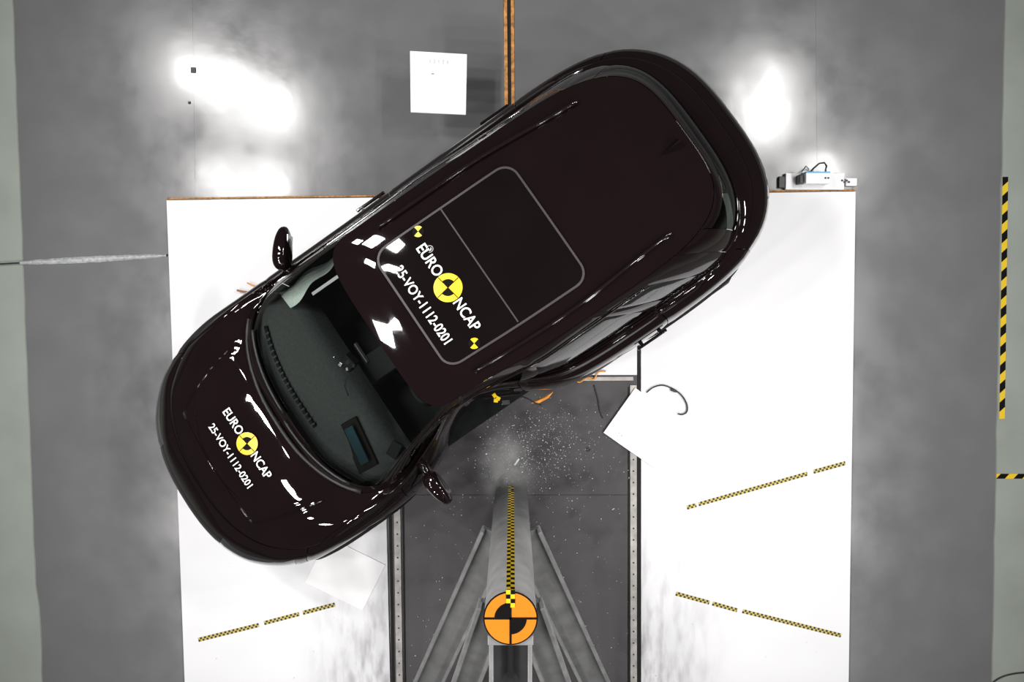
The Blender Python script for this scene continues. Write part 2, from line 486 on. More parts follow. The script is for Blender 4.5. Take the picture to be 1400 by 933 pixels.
# check strip down the front of the pole: separate yellow and black squares
sq = .0205
def pole_pt(u, z):
    r = .1288; th = math.pi / 2 - u / r
    return Vector((r * math.cos(th), r * math.sin(th), z))
ck_y, ck_k = [], []
sh = .036
for k in range(int((ZT - .05 - .12) / sh)):
    z = ZT - .012 - (k + 1) * sh
    if z < 0.1: break
    if random.random() < max(0, (.75 - z) * 1.2): continue
    for j in (0, 1):
        u0 = (j - 1) * sq
        V = [pole_pt(u0, z), pole_pt(u0 + sq, z), pole_pt(u0 + sq, z + sh), pole_pt(u0, z + sh)]
        (ck_y if (k + j) % 2 else ck_k).append(V)
for nm, lst, m in (('check_square', ck_y, M['yellow']), ('check_square', ck_k, M['blackvinyl'])):
    for V in lst:
        link(nm, mesh(nm, V, [(0, 1, 2, 3)]), m, pole)
for k in range(4):
    for j in (0, 1):
        bm = bmesh.new(); bm_box(bm, ((j - .5) * sq * 1.05, .132 - (k + .1) * sq * 1.05, tz + .009), (sq * 1.05, sq * 1.05, .002))
        link('check_square', from_bm('check_square', bm), M['yellow'] if (k + j) % 2 == 0 else M['blackvinyl'], pole)
# rear column: two flanges, dark web, collar plate
def pbox(name, c, s, m, bev=.004):
    return link(name, box_mesh(name, s, bev, c), m, pole)
pbox('collar', (0, -.115, ZT - .09), (.222, .05, .14), M['pole'])
pbox('flange', (-.098, -.33, 1.33), (.022, .38, 2.66), M['pole'])
pbox('flange', (.098, -.33, 1.33), (.022, .38, 2.66), M['pole'])
pbox('web', (0, -.30, 1.26), (.175, .34, 2.50), M['pole_dark'])
pbox('base_plate', (0, -.25, .010), (.25, .70, .02), M['plate'])
def strut(name, a, b, wdt, m):
    """inclined channel: a web plate with two raised lips"""
    a, b = Vector(a), Vector(b)
    t = (b - a).normalized(); side = t.cross(Vector((0, 0, 1))).normalized(); up = side.cross(t).normalized()
    L = (b - a).length
    rot = Matrix((side, t, up)).transposed()
    mid = (a + b) / 2
    bm = bmesh.new(); bm_box(bm, mid, (wdt, L, .02), rot)
    wb = link(name, from_bm(name, bm), M['strut'], pole)
    for s in (-1, 1):
        bm = bmesh.new(); bm_box(bm, mid + side * s * wdt / 2 + up * .02, (.026, L, .075), rot); bevel(bm, .004, 1)
        link('lip', from_bm('lip', bm), M['pole_light'], wb)
for s in (-1, 1):
    e1 = at(700 + s * 150, 1010, .06) - Vector((cap.x, cap.y, 0)); e2 = at(700 + s * 120, 1090, .06) - Vector((cap.x, cap.y, 0))
    strut('brace', (s * .09, -.02, 1.25), e1, .19, 'p')
    strut('brace', (s * .09, -.14, 2.25), e2, .15, 'p')

# ------------------------------------------------------------------ the car
CAR_ROT = Matrix.Rotation(R(214.55), 4, 'Z') @ Matrix.Rotation(R(8.3), 4, 'X')
CAR_LOC = Vector((-.363, -.237, .115)) + (CAR_ROT.to_3x3() @ Vector((0, -.010, 0)))
car = thing('car', 'black five-door car with yellow target stickers, dented on its door side by the pole', 'car', CAR_LOC)
car.rotation_euler = CAR_ROT.to_euler()

def sstep(a, b, x):
    t = min(max((x - a) / (b - a), 0), 1); return t * t * (3 - 2 * t)
def lerp(a, b, t): return a + (b - a) * t
def table(tab, x):
    if x <= tab[0][0]: return tab[0][1]
    for (x0, v0), (x1, v1) in zip(tab, tab[1:]):
        if x <= x1: return lerp(v0, v1, sstep(x0, x1, x) * .5 + .5 * (x - x0) / (x1 - x0))
    return tab[-1][1]
def dent(v):
    """crush left by the pole on the driver's side, plus the crumpling round it"""
    x, y, z = v
    if y <= 0: return Vector(v)
    g = math.exp(-((x - .22) / .44) ** 2)
    k = min(y / .75, 1.2) ** 2 * (1 - .72 * sstep(1.0, 1.5, z))
    d = .23 * g * k
    cr = noise.noise(Vector((x * 5, y * 3, z * 5))) * .035 * g * sstep(.45, .8, y) * (1 - sstep(1.2, 1.5, z))
    return Vector((x + .25 * cr, y - d + cr, z + .5 * cr))

NF, NS, NR = 36, 60, 32
NH = NF + NS + NR
def ring(xf, Lf, nf, xr, Lr, nr, wd, zf):
    """closed plan outline, front centre -> left side -> rear centre -> right side; zf = height(x)"""
    half = []
    for i in range(NF + 1):
        ph = math.pi / 2 * (1 - i / NF)
        s, c = math.sin(ph), math.cos(ph)
        r = (abs(s) ** nf + abs(c) ** nf) ** (-1 / nf)
        half.append((xf - Lf + Lf * r * s, wd * r * c))
    x0, x1 = xf - Lf, xr + Lr
    for i in range(1, NS): half.append((lerp(x0, x1, i / NS), wd))
    for i in range(NR + 1):
        ph = math.pi / 2 * i / NR
        s, c = math.sin(ph), math.cos(ph)
        r = (abs(s) ** nr + abs(c) ** nr) ** (-1 / nr)
        half.append((x1 - Lr * r * s, wd * r * c))
    pts = [Vector((x, y, zf(x))) for x, y in half]
    pts += [Vector((x, -y, zf(x))) for x, y in half[-2:0:-1]]
    return pts
ZB = [(-2.4, .98), (-1.9, 1.06), (-1.2, 1.05), (.6, .99), (1.35, .985), (1.9, .895), (2.2, .82), (2.38, .73)]
zb = lambda d: (lambda x: table(ZB, x) + d)
cz = lambda z: (lambda x: z)
mixz = lambda z, f, d=0: (lambda x: lerp(z, table(ZB, x) + d, f))
K = [
    ring(2.22, .95, 2.6, -2.22, 1.05, 2.9, .84, cz(.20)),
    ring(2.335, .97, 2.6, -2.32, 1.15, 2.9, .895, cz(.32)),
    ring(2.385, 1.0, 2.55, -2.38, 1.2, 2.9, .918, cz(.50)),
    ring(2.375, 1.0, 2.5, -2.38, 1.2, 2.9, .926, mixz(.48, .5)),
    ring(2.28, .93, 2.4, -2.325, 1.15, 2.9, .905, zb(-.065)),
    ring(2.13, .80, 2.35, -2.21, 1.05, 2.8, .855, zb(0)),
]
G0 = ring(1.34, .62, 3.0, -2.06, .66, 2.9, .805, lambda x: table([(-2.1, 1.06), (-1.4, 1.08), (.7, 1.02), (1.34, 1.045)], x))
R0 = ring(.41, .30, 4.6, -1.86, 1.05, 3.8, .635, lambda x: table([(-1.86, 1.478), (-1.2, 1.54), (-.5, 1.568), (0, 1.575), (.41, 1.562)], x))
def catmull(P, i, t):
    p0, p1, p2, p3 = P[max(i - 1, 0)], P[i], P[i + 1], P[min(i + 2, len(P) - 1)]
    return .5 * ((2 * p1) + (p2 - p0) * t + (2 * p0 - 5 * p1 + 4 * p2 - p3) * t * t + (3 * p1 - p0 - 3 * p2 + p3) * t ** 3)
rings, band = [], []            # band[r] names the zone of the row between ring r and r+1
N = 2 * NH
SUB = 4
for i in range(len(K) - 1):
    for k in range(SUB):
        rings.append([catmull([kk[c] for kk in K], i, k / SUB) for c in range(N)]); band.append('body%d' % i)
# deck: bonnet in front, sill under the side glass, tailgate behind
HOODROWS = 28
def hood_form(v):
    ax = abs(v.y)
    e = 1.93 - .18 * (ax / .45) ** 2.5
    wy = lerp(.46, .60, sstep(1.9, 1.35, v.x))
    f = sstep(e + .015, e - .03, v.x) * sstep(wy + .015, wy - .03, ax)
    sw = sstep(1.25, 1.4, v.x)
    bulge = .004 * math.exp(-((ax - .30) / .10) ** 2) * sstep(1.95, 1.5, v.x) * sw
    return .020 * f * sw + bulge
for k in range(HOODROWS):
    t = k / HOODROWS
    row = []
    for c in range(N):
        a, b = K[-1][c], G0[c]
        v = a.lerp(b, t)
        span = (a - b).length
        v.z = lerp(a.z, b.z, t) + min(span, .8) * .11 * math.sin(math.pi * t) * (1 - .35 * t)
        if v.x > 1.2: v.z += hood_form(v)
        row.append(v)
    rings.append(row); band.append('deck')
GROWS = 10
for k in range(GROWS):
    t = k / GROWS
    row = []
    for c in range(N):
        v = G0[c].lerp(R0[c], t)
        out = .035 * math.sin(math.pi * t)
        nrm = Vector((G0[c].x - R0[c].x, G0[c].y - R0[c].y, 0))
        if nrm.length: nrm.normalize()
        row.append(v + nrm * out + Vector((0, 0, out * .5)))
    rings.append(row); band.append('glass%d' % k)
RROWS = 10
for k in range(RROWS + 1):
    t = k / RROWS
    row = []
    for c in range(N):
        a = R0[c]
        b = Vector((-.62 + (a.x + .62) * .45, 0, 0))
        v = a.lerp(b, t)
        zc = table([(-1.86, 1.49), (-1.3, 1.575), (-.6, 1.615), (-.1, 1.624), (.16, 1.616), (.41, 1.590)], v.x)
        prof = 1 - (1 - t) ** 2.2
        v.z = lerp(a.z, zc, prof)
        row.append(v)
    rings.append(row)
    if k < RROWS: band.append('roof')

def part_of(r, c):
    b = band[r]
    left = c < NH
    i = (c if left else N - 1 - c) // 2     # column pair counted from the front centre
    nf, ns = NF // 2, NS // 2
    ctr = sum((rings[r + a][(c + d) % N] for a in (0, 1) for d in (0, 1)), Vector()) / 4
    sd = 'L' if left else 'R'
    if b.startswith('body'):
        lv = int(b[4:])
        for ax in (1.43, -1.47):
            if lv < 4 and abs(ctr.y) > .55 and (ctr.x - ax) ** 2 + (ctr.z - .34) ** 2 < .395 ** 2: return None
        if i < nf - 5:
            if lv == 3 and 5 <= i <= 11: return ('headlight', sd)
            return ('front_bumper', '')
        if i >= nf + ns + 6:
            if lv == 3: return ('taillight', '')
            return ('rear_bumper', '')
        if lv == 0: return ('sill', sd)
        x = ctr.x
        if x > .92: return ('front_fender', sd)
        if x > -.13: return ('front_door', sd)
        if x > -1.16: return ('rear_door', sd)
        return ('rear_quarter_panel', sd)
    if b == 'deck':
        if i < nf - 4: return ('hood', '')
        if i >= nf + ns + 3: return ('tailgate', '')
        x = ctr.x
        if x > .92: return ('front_fender', sd)
        if x > -.13: return ('front_door', sd)
        if x > -1.16: return ('rear_door', sd)
        return ('rear_quarter_panel', sd)
    if b.startswith('glass'):
        k = int(b[5:])
        if i < 13:
            if k == 0 or i >= 12: return ('windshield_surround', '')
            return ('windshield', '')
        if i < 15: return ('a_pillar', sd)
        if i >= nf + ns + 5:
            if i < nf + ns + 7 or k == 0: return ('tailgate', '')
            if k >= 8: return ('roof_spoiler', '')
            return ('rear_window', '')
        if k == 0 or k >= 8: return ('window_frame', sd)
        s = i - nf
        if s < 0: return ('quarter_light', sd)
        if s == 0: return ('window_frame', sd)
        if s < 12: return ('front_window', sd)
        if s < 14: return ('window_frame', sd)
        if s < 26: return ('rear_window_side', sd)
        if s < 28: return ('window_frame', sd)
        if s < ns + 2: return ('rear_quarter_window', sd)
        return ('window_frame', sd)
    return ('roof', '')

groups = {}
for r in range(len(rings) - 1):
    for c in range(N):
        q = part_of(r, c)
        if q: groups.setdefault(q, []).append((r, c))
groups_of_vert = {}
for q, fs in groups.items():
    for (r, c) in fs:
        for (a, d) in ((r, c), (r, (c + 1) % N), (r + 1, (c + 1) % N), (r + 1, c)):
            groups_of_vert.setdefault((a, d), set()).add(q)
def vnorm(r, c):
    a = rings[min(r + 1, len(rings) - 1)][c] - rings[max(r - 1, 0)][c]
    b = rings[r][(c + 1) % N] - rings[r][c - 1]
    n = b.cross(a)
    return n.normalized() if n.length > 1e-9 else Vector((0, 0, 1))
PM = {'windshield': 'glass', 'rear_window': 'sunroof', 'front_window': 'privacy', 'quarter_light': 'privacy', 'rear_window_side': 'privacy', 'rear_quarter_window': 'privacy',
      'windshield_surround': 'trim', 'window_frame': 'trim', 'headlight': 'headlamp', 'taillight': 'redlamp', 'sill': 'cladding', 'a_pillar': 'paint'}
PN = {'rear_window_side': 'rear_door_window', 'front_window': 'front_door_window'}
made = {}
for q, fs in groups.items():
    if q == ('front_window', 'L'): continue        # shattered by the pole
    idx, V, Fc = {}, [], []
    for (r, c) in fs:
        f = []
        for key in ((r, c), (r, (c + 1) % N), (r + 1, (c + 1) % N), (r + 1, c)):
            if key not in idx:
                idx[key] = len(V)
                v = rings[key[0]][key[1]].copy()
                if len(groups_of_vert[key]) > 1 and key[0] < len(rings) - 1: v -= vnorm(*key) * .004
                V.append(dent(v))
            f.append(idx[key])
        Fc.append(tuple(f))
    if PM.get(q[0], 'paint') == 'paint':
        cen = {}
        for f in Fc:
            m_ = sum((V[k] for k in f), Vector()) / len(f)
            for k in f: cen.setdefault(k, []).append(m_)
        mv = {}
        for key, k in idx.items():
            if len(groups_of_vert[key]) > 1 and key[0] < len(rings) - 1:
                d_ = sum(cen[k], Vector()) / len(cen[k]) - V[k]
                if d_.length > 1e-5: mv[k] = d_.normalized() * min(.0028, d_.length * .4)
        for k, d_ in mv.items(): V[k] = V[k] + d_
    me = mesh(PN.get(q[0], q[0]), V, Fc)
    bm = bmesh.new(); bm.from_mesh(me)
    bmesh.ops.remove_doubles(bm, verts=bm.verts[:], dist=.0008)
    bm.to_mesh(me); bm.free()
    made[q] = link(PN.get(q[0], q[0]), me, M[PM.get(q[0], 'paint')], car, True)
# ray target for everything laid onto the skin (undented shape; dent() is applied afterwards)
BV, BF = [], []
for row in rings: BV += row
for r in range(len(rings) - 1):
    for c in range(N):
        BF.append((r * N + c, r * N + (c + 1) % N, (r + 1) * N + (c + 1) % N, (r + 1) * N + c))
bvh = BVHTree.FromPolygons([tuple(v) for v in BV], BF)
def skin(x, y, off=.003):
    h = bvh.ray_cast(Vector((x, y, 3)), Vector((0, 0, -1)))
    z = h[0].z if h[0] is not None else 1.0
    return Vector((x, y, z + off))
def side_skin(x, z, s, off=.004):
    h = bvh.ray_cast(Vector((x, s * 2, z)), Vector((0, -s, 0)))
    return h[0] + Vector((0, s * off, 0)) if h[0] is not None else Vector((x, s * .95, z))
def carpart(name, V, Fc, m, parent=None, smooth=False, dented=True):
    V = [dent(v) if dented else Vector(v) for v in V]
    return link(name, mesh(name, V, Fc), m, parent or car, smooth)
def carbm(name, bm, m, parent=None, smooth=False):
    for v in bm.verts: v.co = dent(v.co)
    return link(name, from_bm(name, bm), m, parent or car, smooth)

# underbody pan
V = [v * 1.0 for v in rings[0]]
carpart('underbody', [Vector((v.x * .98, v.y * .97, .2)) for v in V], [tuple(range(N))], M['cladding'])

# panoramic roof: surround, front pane, rear pane, all following the roof skin
def rrect(x0, x1, hw, r, n=8, yc=.012):
    cor = []
    for (cx, cy, a0) in ((x1 - r, hw - r, 0), (x0 + r, hw - r, 90), (x0 + r, -hw + r, 180), (x1 - r, -hw + r, 270)):
        for k in range(n + 1):
            a = R(a0 + 90 * k / n); cor.append((cx + r * math.cos(a), cy + r * math.sin(a) + yc))
    pts = []
    for k, p in enumerate(cor):
        q = cor[(k + 1) % len(cor)]; d = math.hypot(q[0] - p[0], q[1] - p[1]); m = max(1, int(d / .05))
        for j in range(m): pts.append((lerp(p[0], q[0], j / m), lerp(p[1], q[1], j / m)))
    return pts
def draped_ring(outer, inner, off):
    n = len(outer); V = []
    for p in outer: V.append(skin(p[0], p[1], off - .014))
    for p in outer: V.append(skin(p[0] * .999, p[1] * .999, off))
    for p in inner: V.append(skin(p[0], p[1], off))
    for p in inner: V.append(skin(p[0], p[1], off - .004))
    Fc = []
    for j in range(3):
        for k in range(n): Fc.append((j * n + k, j * n + (k + 1) % n, (j + 1) * n + (k + 1) % n, (j + 1) * n + k))
    return V, Fc
SRF, SRR, SRW = .145, -.875, .437
M['seal'] = mat('grey_roof_seal', (.030, .024, .024), .55, nscale=40, namt=.1)
sun = carpart('sunroof_surround', *draped_ring(rrect(SRR, SRF, SRW, .10), rrect(SRR + .014, SRF - .014, SRW - .014, .088), .015), M['seal'])
def draped_grid(x0, x1, hw, off, nx=14, ny=16, rad=.0):
    V, Fc = [], []
    for i in range(nx + 1):
        for j in range(ny + 1):
            x = lerp(x0, x1, i / nx); y = lerp(-hw, hw, j / ny)
            if rad:                                   # round the outer corners of the pane
                for xe, sg in ((x0, -1), (x1, 1)):
                    pass
            V.append(skin(x, y, off))
    for i in range(nx):
        for j in range(ny):
            a = i * (ny + 1) + j; Fc.append((a, a + 1, a + ny + 2, a + ny + 1))
    return V, Fc
def draped_poly(pts, off, cx, cy, rr=10):
    """fan of concentric rings inside an outline, laid on the skin"""
    n = len(pts); V, Fc = [], []
    for k in range(rr):
        s = 1 - k / rr
        for p in pts: V.append(skin(cx + (p[0] - cx) * s, cy + (p[1] - cy) * s, off))
    V.append(skin(cx, cy, off))
    for k in range(rr - 1):
        for j in range(n): Fc.append((k * n + j, k * n + (j + 1) % n, (k + 1) * n + (j + 1) % n, (k + 1) * n + j))
    for j in range(n): Fc.append(((rr - 1) * n + j, (rr - 1) * n + (j + 1) % n, rr * n))
    return V, Fc
def clip_x(pts, lo, hi):
    return [(min(max(x, lo), hi), y) for x, y in pts]
M['roofglass'] = mat('black_roof_glass', (.0045, .0028, .003), .03, spec=.5, nscale=3, namt=.1)
split = -.365
inner = rrect(SRR + .015, SRF - .015, SRW - .015, .087)
carpart('sunroof_front_pane', *draped_poly(clip_x(inner, split + .004, 9), .012, (split + SRF) / 2, 0), M['roofglass'], smooth=True)
carpart('sunroof_rear_pane', *draped_poly(clip_x(inner, -9, split - .004), .012, (split + SRR) / 2, 0), M['roofglass'], smooth=True)
V, Fc = [], []
for k in range(17):
    y = lerp(-SRW + .012, SRW - .012, k / 16)
    V += [skin(split - .0045, y, .0135), skin(split + .0045, y, .0135)]
for k in range(16): Fc.append((2 * k, 2 * k + 1, 2 * k + 3, 2 * k + 2))
carpart('sunroof_joint', V, Fc, M['seal'])

# stickers: round yellow target, wordmark halves and test number
def drape_text(s, size, cx, cy, m, parent, spacing=1.0, off=.016, bold=.0012, stretch=None):
    me = text_mesh('lettering', s, size, spacing, bold)
    xs = [v.co.x for v in me.vertices]
    k = 1.0 if not stretch else stretch / (max(xs) - min(xs))
    mid = (max(xs) + min(xs)) / 2
    for v in me.vertices:
        tx, ty = (v.co.x - mid) * k, v.co.y
        v.co = dent(skin(cx - ty, cy + tx, off))
    return link('lettering', me, m, parent)
def draped_sector(r0, r1, a0, a1, cx, cy, off, m, name, parent, n=24):
    V, Fc = [], []
    steps = 5
    for i in range(steps + 1):
        rr = lerp(r0, r1, i / steps)
        for k in range(n + 1):
            a = lerp(a0, a1, k / n); V.append(skin(cx + rr * math.cos(a), cy + rr * math.sin(a), off))
    for i in range(steps):
        for k in range(n):
            a = i * (n + 1) + k; Fc.append((a, a + 1, a + n + 2, a + n + 1))
    return carpart(name, V, Fc, m, parent)
def sticker(cx, cy, rad, size, num_dx, tlen, nlen, numsize):
    d = draped_sector(0.0005, rad, 0, 2 * math.pi, cx, cy, .016, M['yellow'], 'target_sticker', None, 40)
    # black bow-tie quarters, rotated a quarter turn with the print
    for a in (R(55), R(235)):
        draped_sector(.002, rad * .58, a - R(45), a + R(45), cx, cy, .0175, M['blackvinyl'], 'quadrant', d, 12)
    for a in (R(10), R(100)):
        u = Vector((math.cos(a), math.sin(a))); n = Vector((-u.y, u.x)) * .0022
        V = []
        for k in range(9):
            s = lerp(-rad * .98, rad * .98, k / 8)
            V += [skin(cx + u.x * s - n.x, cy + u.y * s - n.y, .0175), skin(cx + u.x * s + n.x, cy + u.y * s + n.y, .0175)]
        carpart('cross_line', V, [(2 * k, 2 * k + 1, 2 * k + 3, 2 * k + 2) for k in range(8)], M['blackvinyl'], d)
    drape_text('EURO', size, cx, cy - rad - tlen / 2 - .006, M['whitevinyl'], d, stretch=tlen)
    drape_text('NCAP', size, cx, cy + rad + tlen / 2 + .006, M['whitevinyl'], d, stretch=tlen)
    drape_text('25-VOY-1112-0201', numsize, cx + num_dx, cy, M['whitevinyl'], d, stretch=nlen)
    return d
s1 = sticker(-.135, .015, .088, .095, .185, .215, .56, .085)
s2 = sticker(1.60, .0, .076, .085, .15, .19, .50, .075)
def bowtie(cx, cy, r):
    d = draped_sector(.0005, r, 0, 2 * math.pi, cx, cy, .0155, M['blackvinyl'], 'bow_tie_mark', None, 20)
    for a in (R(57), R(237)):
        draped_sector(.001, r * .98, a - R(42), a + R(42), cx, cy, .017, M['yellow'], 'quadrant', d, 8)
BT = [(572, 317), (650, 472)]
inv = CAR_ROT.inverted().to_3x3()
def car_local(px, py, zl):
    """car-frame point at local height zl that stands at photo pixel (px,py)"""
    o = Vector((0, 0, CAMH)); d = at(px, py, 0) - o
    ol = inv @ (o - CAR_LOC); dl = inv @ d
    return ol + dl * ((zl - ol.z) / dl.z)
for px, py in BT:
    q = car_local(px, py, 1.615); bowtie(q.x, q.y, .036)
# swirl of reflected light painted as a small ring beside the wordmark
q = car_local(588, 341, 1.62)
glint = draped_sector(.017, .023, R(40), R(330), q.x, q.y, .016, M['pole'], 'swirl_glint', None, 20)
draped_sector(.006, .011, R(-60), R(200), q.x, q.y, .017, M['whitevinyl'], 'curl', glint, 12)

# bonnet shut line as a bead added to catch highlights, cowl panel and wipers
def bead(name, pts, rad, m, off=.0, parent=None):
    return carpart(name, *tube_bm([skin(x, y, off) for x, y in pts], rad, 6), m, parent, True)
def hood_line(s):
    pts = []
    for k in range(21):
        t = k / 20
        pts.append((lerp(1.92, 1.36, t ** 1.3 if t > 0 else 0) if t > .0 else 1.925, s * lerp(.38, .66, t)))
    return pts
hl = []
for k in range(61):
    t = lerp(-1, 1, k / 60)
    if abs(t) < .5:
        y = t / .5 * .40; hl.append((1.935 - .02 * (abs(t) / .5) ** 2, y))
    else:
        f = (abs(t) - .5) / .5
        hl.append((lerp(1.915, 1.36, max(0, f - .08) / .92) - .03 * math.sin(math.pi * f), math.copysign(lerp(.40, .61, f ** .55), t)))
bead('crease_highlight_bead', hl, .007, M['paint'], .0)
cowl = []
for k in range(25):
    y = lerp(-.70, .70, k / 24); cowl.append((1.36 - .24 * (abs(y) / .72) ** 2.6, y))
bead('cowl_seal', cowl, .014, M['cladding'], .0)
for (y0, y1, dx) in ((-.60, -.02, .03), (.02, .62, .0)):
    pts = []
    for k in range(12):
        y = lerp(y0, y1, k / 11); pts.append((1.30 - .21 * (abs(y) / .72) ** 2.4 - dx, y))
    wv = bead('wiper', pts, .010, M['black'], .016)

# roof rails, drip mouldings, shark-fin aerial
for s in (-1, 1):
    pts = [(lerp(.02, -1.42, k / 20), s * (.545 - .05 * sstep(.6, 1.5, abs(lerp(.02, -1.42, k / 20))))) for k in range(21)]
    bead('roof_rail', pts, .013, M['trim'], .018)
    V = []
    for k in range(30):
        t = k / 29
        i = int(lerp(28, NF + NS + 4, t)); c = i if s > 0 else (N - i) % N
        rr = len(rings) - RROWS - 3
        V.append(rings[rr][c] + vnorm(rr, c) * .004)
    carpart('drip_moulding', *tube_bm(V, .006, 6), M['chrome'] if s < 0 else M['trim'], None, True)
    # belt moulding under the side glass
    rr = SUB * 5 + HOODROWS
    V = []
    for k in range(34):
        i = int(lerp(30, NF + NS + 8, k / 33)); c = i if s > 0 else (N - i) % N
        V.append(rings[rr][c] + vnorm(rr, c) * .004)
    carpart('belt_moulding', *tube_bm(V, .007, 6), M['chrome'] if s < 0 else M['trim'], None, True)
q = car_local(915, 200, 1.60)
bm = bmesh.new()
base = skin(q.x, q.y, 0).z
fin = [(q.x + .10, 0, .0), (q.x - .09, .035, .0), (q.x - .09, -.035, .0), (q.x - .085, .006, .075), (q.x - .085, -.006, .075), (q.x - .02, 0, .055)]
vs = [bm.verts.new((a, q.y + b, base - .01 + c2)) for a, b, c2 in fin]
bmesh.ops.convex_hull(bm, input=vs)
carbm('roof_aerial', bm, M['trim'])

# door mirrors
def mirror(s, px, py, zc, sweep, hl_, hw_, arm0):
    c = car_local(px, py, zc)
    rot = Matrix.Rotation(sweep, 3, 'Z')
    bm = bmesh.new()
    bmesh.ops.create_uvsphere(bm, u_segments=28, v_segments=16, radius=1)
    sp = lambda v, e: math.copysign(abs(v) ** e, v)
    for v in bm.verts:
        x, y, z = v.co
        f = 1 - .22 * (y * s)                     # narrows outwards
        l = Vector((sp(x, .7) * hw_ * f * (1 if x > 0 else .75), sp(y, .85) * hl_, sp(z, .8) * .085 * f))
        v.co = c + rot @ l
    hs = link('door_mirror', from_bm('door_mirror', bm), M['paint'], car, True)
    bm = bmesh.new(); bm_box(bm, c + rot @ Vector((-hw_ * .58, 0, 0)), (.008, hl_ * 1.2, .10), rot); bevel(bm, .002, 1)
    link('mirror_glass', from_bm('mirror_glass', bm), M['chrome'], hs)
    bm = bmesh.new(); bm_cyl(bm, Vector(arm0), c + rot @ Vector((.01, -s * hl_ * .75, -.03)), .036, .030, 12)
    link('mirror_arm', from_bm('mirror_arm', bm), M['trim'], hs, True)
mirror(-1, 388, 340, 1.09, R(-36), .150, .066, (.72, -.79, 1.02))
mirror(1, 600, 667, 1.06, R(4), .125, .064, (.70, .74, 1.01))

# door handles (popped out)
for s in (-1, 1):
    for hx in (.02, -1.03):
        a = side_skin(hx, .86, s, .0)
        bm = bmesh.new()
        bm_box(bm, (hx, a.y + s * .028, .865), (.235, .020, .028)); bevel(bm, .006)
        for dx in (-.075, .075): bm_box(bm, (hx + dx, a.y + s * .01, .865), (.026, .05, .022))
        if s > 0 and hx > 0:
            for v in bm.verts: v.co = dent(v.co)
        link('door_handle', from_bm('door_handle', bm), M['trim'], car)

# wheels
def wheel(x, s):
    o = Vector((x, s * .80, .34))
    bm = bmesh.new()
    prof = [(.235, -.11), (.30, -.118), (.335, -.10), (.345, -.06), (.345, .06), (.335, .10), (.30, .118), (.235, .11)]
    n = 40; V, Fc = [], []
    for k in range(n):
        a = 2 * math.pi * k / n
        for (r, yy) in prof: V.append((o.x + r * math.cos(a), o.y + yy, o.z + r * math.sin(a)))
    m = len(prof)
    for k in range(n):
        for j in range(m): Fc.append((k * m + j, k * m + (j + 1) % m, ((k + 1) % n) * m + (j + 1) % m, ((k + 1) % n) * m + j))
    bm.free()
    ty = link('tyre', mesh('tyre', V, Fc), M['rubber'], car, True)
    bm = bmesh.new()
    bm_cyl(bm, o + Vector((0, s * .02, 0)), o + Vector((0, s * .09, 0)), .06, .05, 20)
    for k in range(10):
        a = 2 * math.pi * k / 10
        rot = Matrix.Rotation(-a, 3, 'Y')
        bm_box(bm, o + rot @ Vector((.14, 0, 0)) + Vector((0, s * .07, 0)), (.20, .03, .035), rot)
    V2 = []
    link('rim', from_bm('rim', bm), M['alloy'], ty)
    bm = bmesh.new(); bm_cyl(bm, o + Vector((0, s * .01, 0)), o + Vector((0, s * .03, 0)), .235, .235, 32)
    link('brake_disc', from_bm('brake_disc', bm), M['pole_dark'], ty)
    # arch cladding
    V, Fc = [], []
    nn = 28
    for k in range(nn + 1):
        a = lerp(R(-18), R(198), k / nn)
        for rr, yo in ((.37, -.10), (.37, .012), (.44, .012), (.45, -.02)):
            px_, pz_ = o.x + rr * math.cos(a), o.z + rr * math.sin(a)
            q = side_skin(px_, max(pz_, .21), s, 0)
            V.append(Vector((px_, q.y + s * yo, pz_)))
    for k in range(nn):
        for j in range(3): Fc.append((k * 4 + j, k * 4 + j + 1, k * 4 + j + 5, k * 4 + j + 4))
    carpart('wheel_arch', V, Fc, M['cladding'], None, True)
for x in (1.43, -1.47):
    for s in (-1, 1): wheel(x, s)

# interior seen through the windscreen
V, Fc = [], []
nx, ny = 10, 24
for i in range(nx + 1):
    for j in range(ny + 1):
        y = lerp(-.74, .74, j / ny)
        xf = 1.27 - .20 * (abs(y) / .74) ** 2.5
        x = lerp(xf, .72, i / nx)
        z = 1.0 - .02 * (i / nx) + .03 * math.sin(math.pi * i / nx) - .12 * sstep(.85, 1, i / nx)
        V.append(Vector((x, y, z)))
for i in range(nx):
    for j in range(ny):
        a = i * (ny + 1) + j; Fc.append((a, a + 1, a + ny + 2, a + ny + 1))
dash = carpart('dashboard', V, Fc, M['dash'], None, True)
V = []
for k in range(24):
    y = lerp(-.60, .16, k / 23); V.append(Vector((1.17 - .16 * (abs(y) / .74) ** 2.4, y, 1.022)))
carpart('demister_vent', *tube_bm(V, .014, 6), M['dashdark'], dash, True)
for k in range(18):
    y = lerp(-.55, .14, k / 17); bm = bmesh.new(); bm_box(bm, (1.17 - .16 * (abs(y) / .74) ** 2.4, y, 1.034), (.03, .012, .006)); carbm('vent_slat', bm, M['dash'], dash)
def dbox(name, c, s, m, rz=0, ry=0, parent=None, bev=.006):
    bm = bmesh.new(); bm_box(bm, c, s, (Matrix.Rotation(R(rz), 3, 'Z') @ Matrix.Rotation(R(ry), 3, 'Y'))); bevel(bm, bev)
    return carbm(name, bm, m, parent)
dbox('instrument_hood', (.99, .43, 1.012), (.15, .36, .030), M['blackvinyl'], -8, 8)
sc1 = dbox('instrument_display', (.99, .43, 1.055), (.07, .27, .012), M['screen'], -8, 12)
dbox('centre_console', (.45, .0, .60), (.60, .20, .24), M['dashdark'])
dbox('door_speaker', (.80, .62, 1.03), (.10, .09, .02), M['dashdark'], 20, 0)
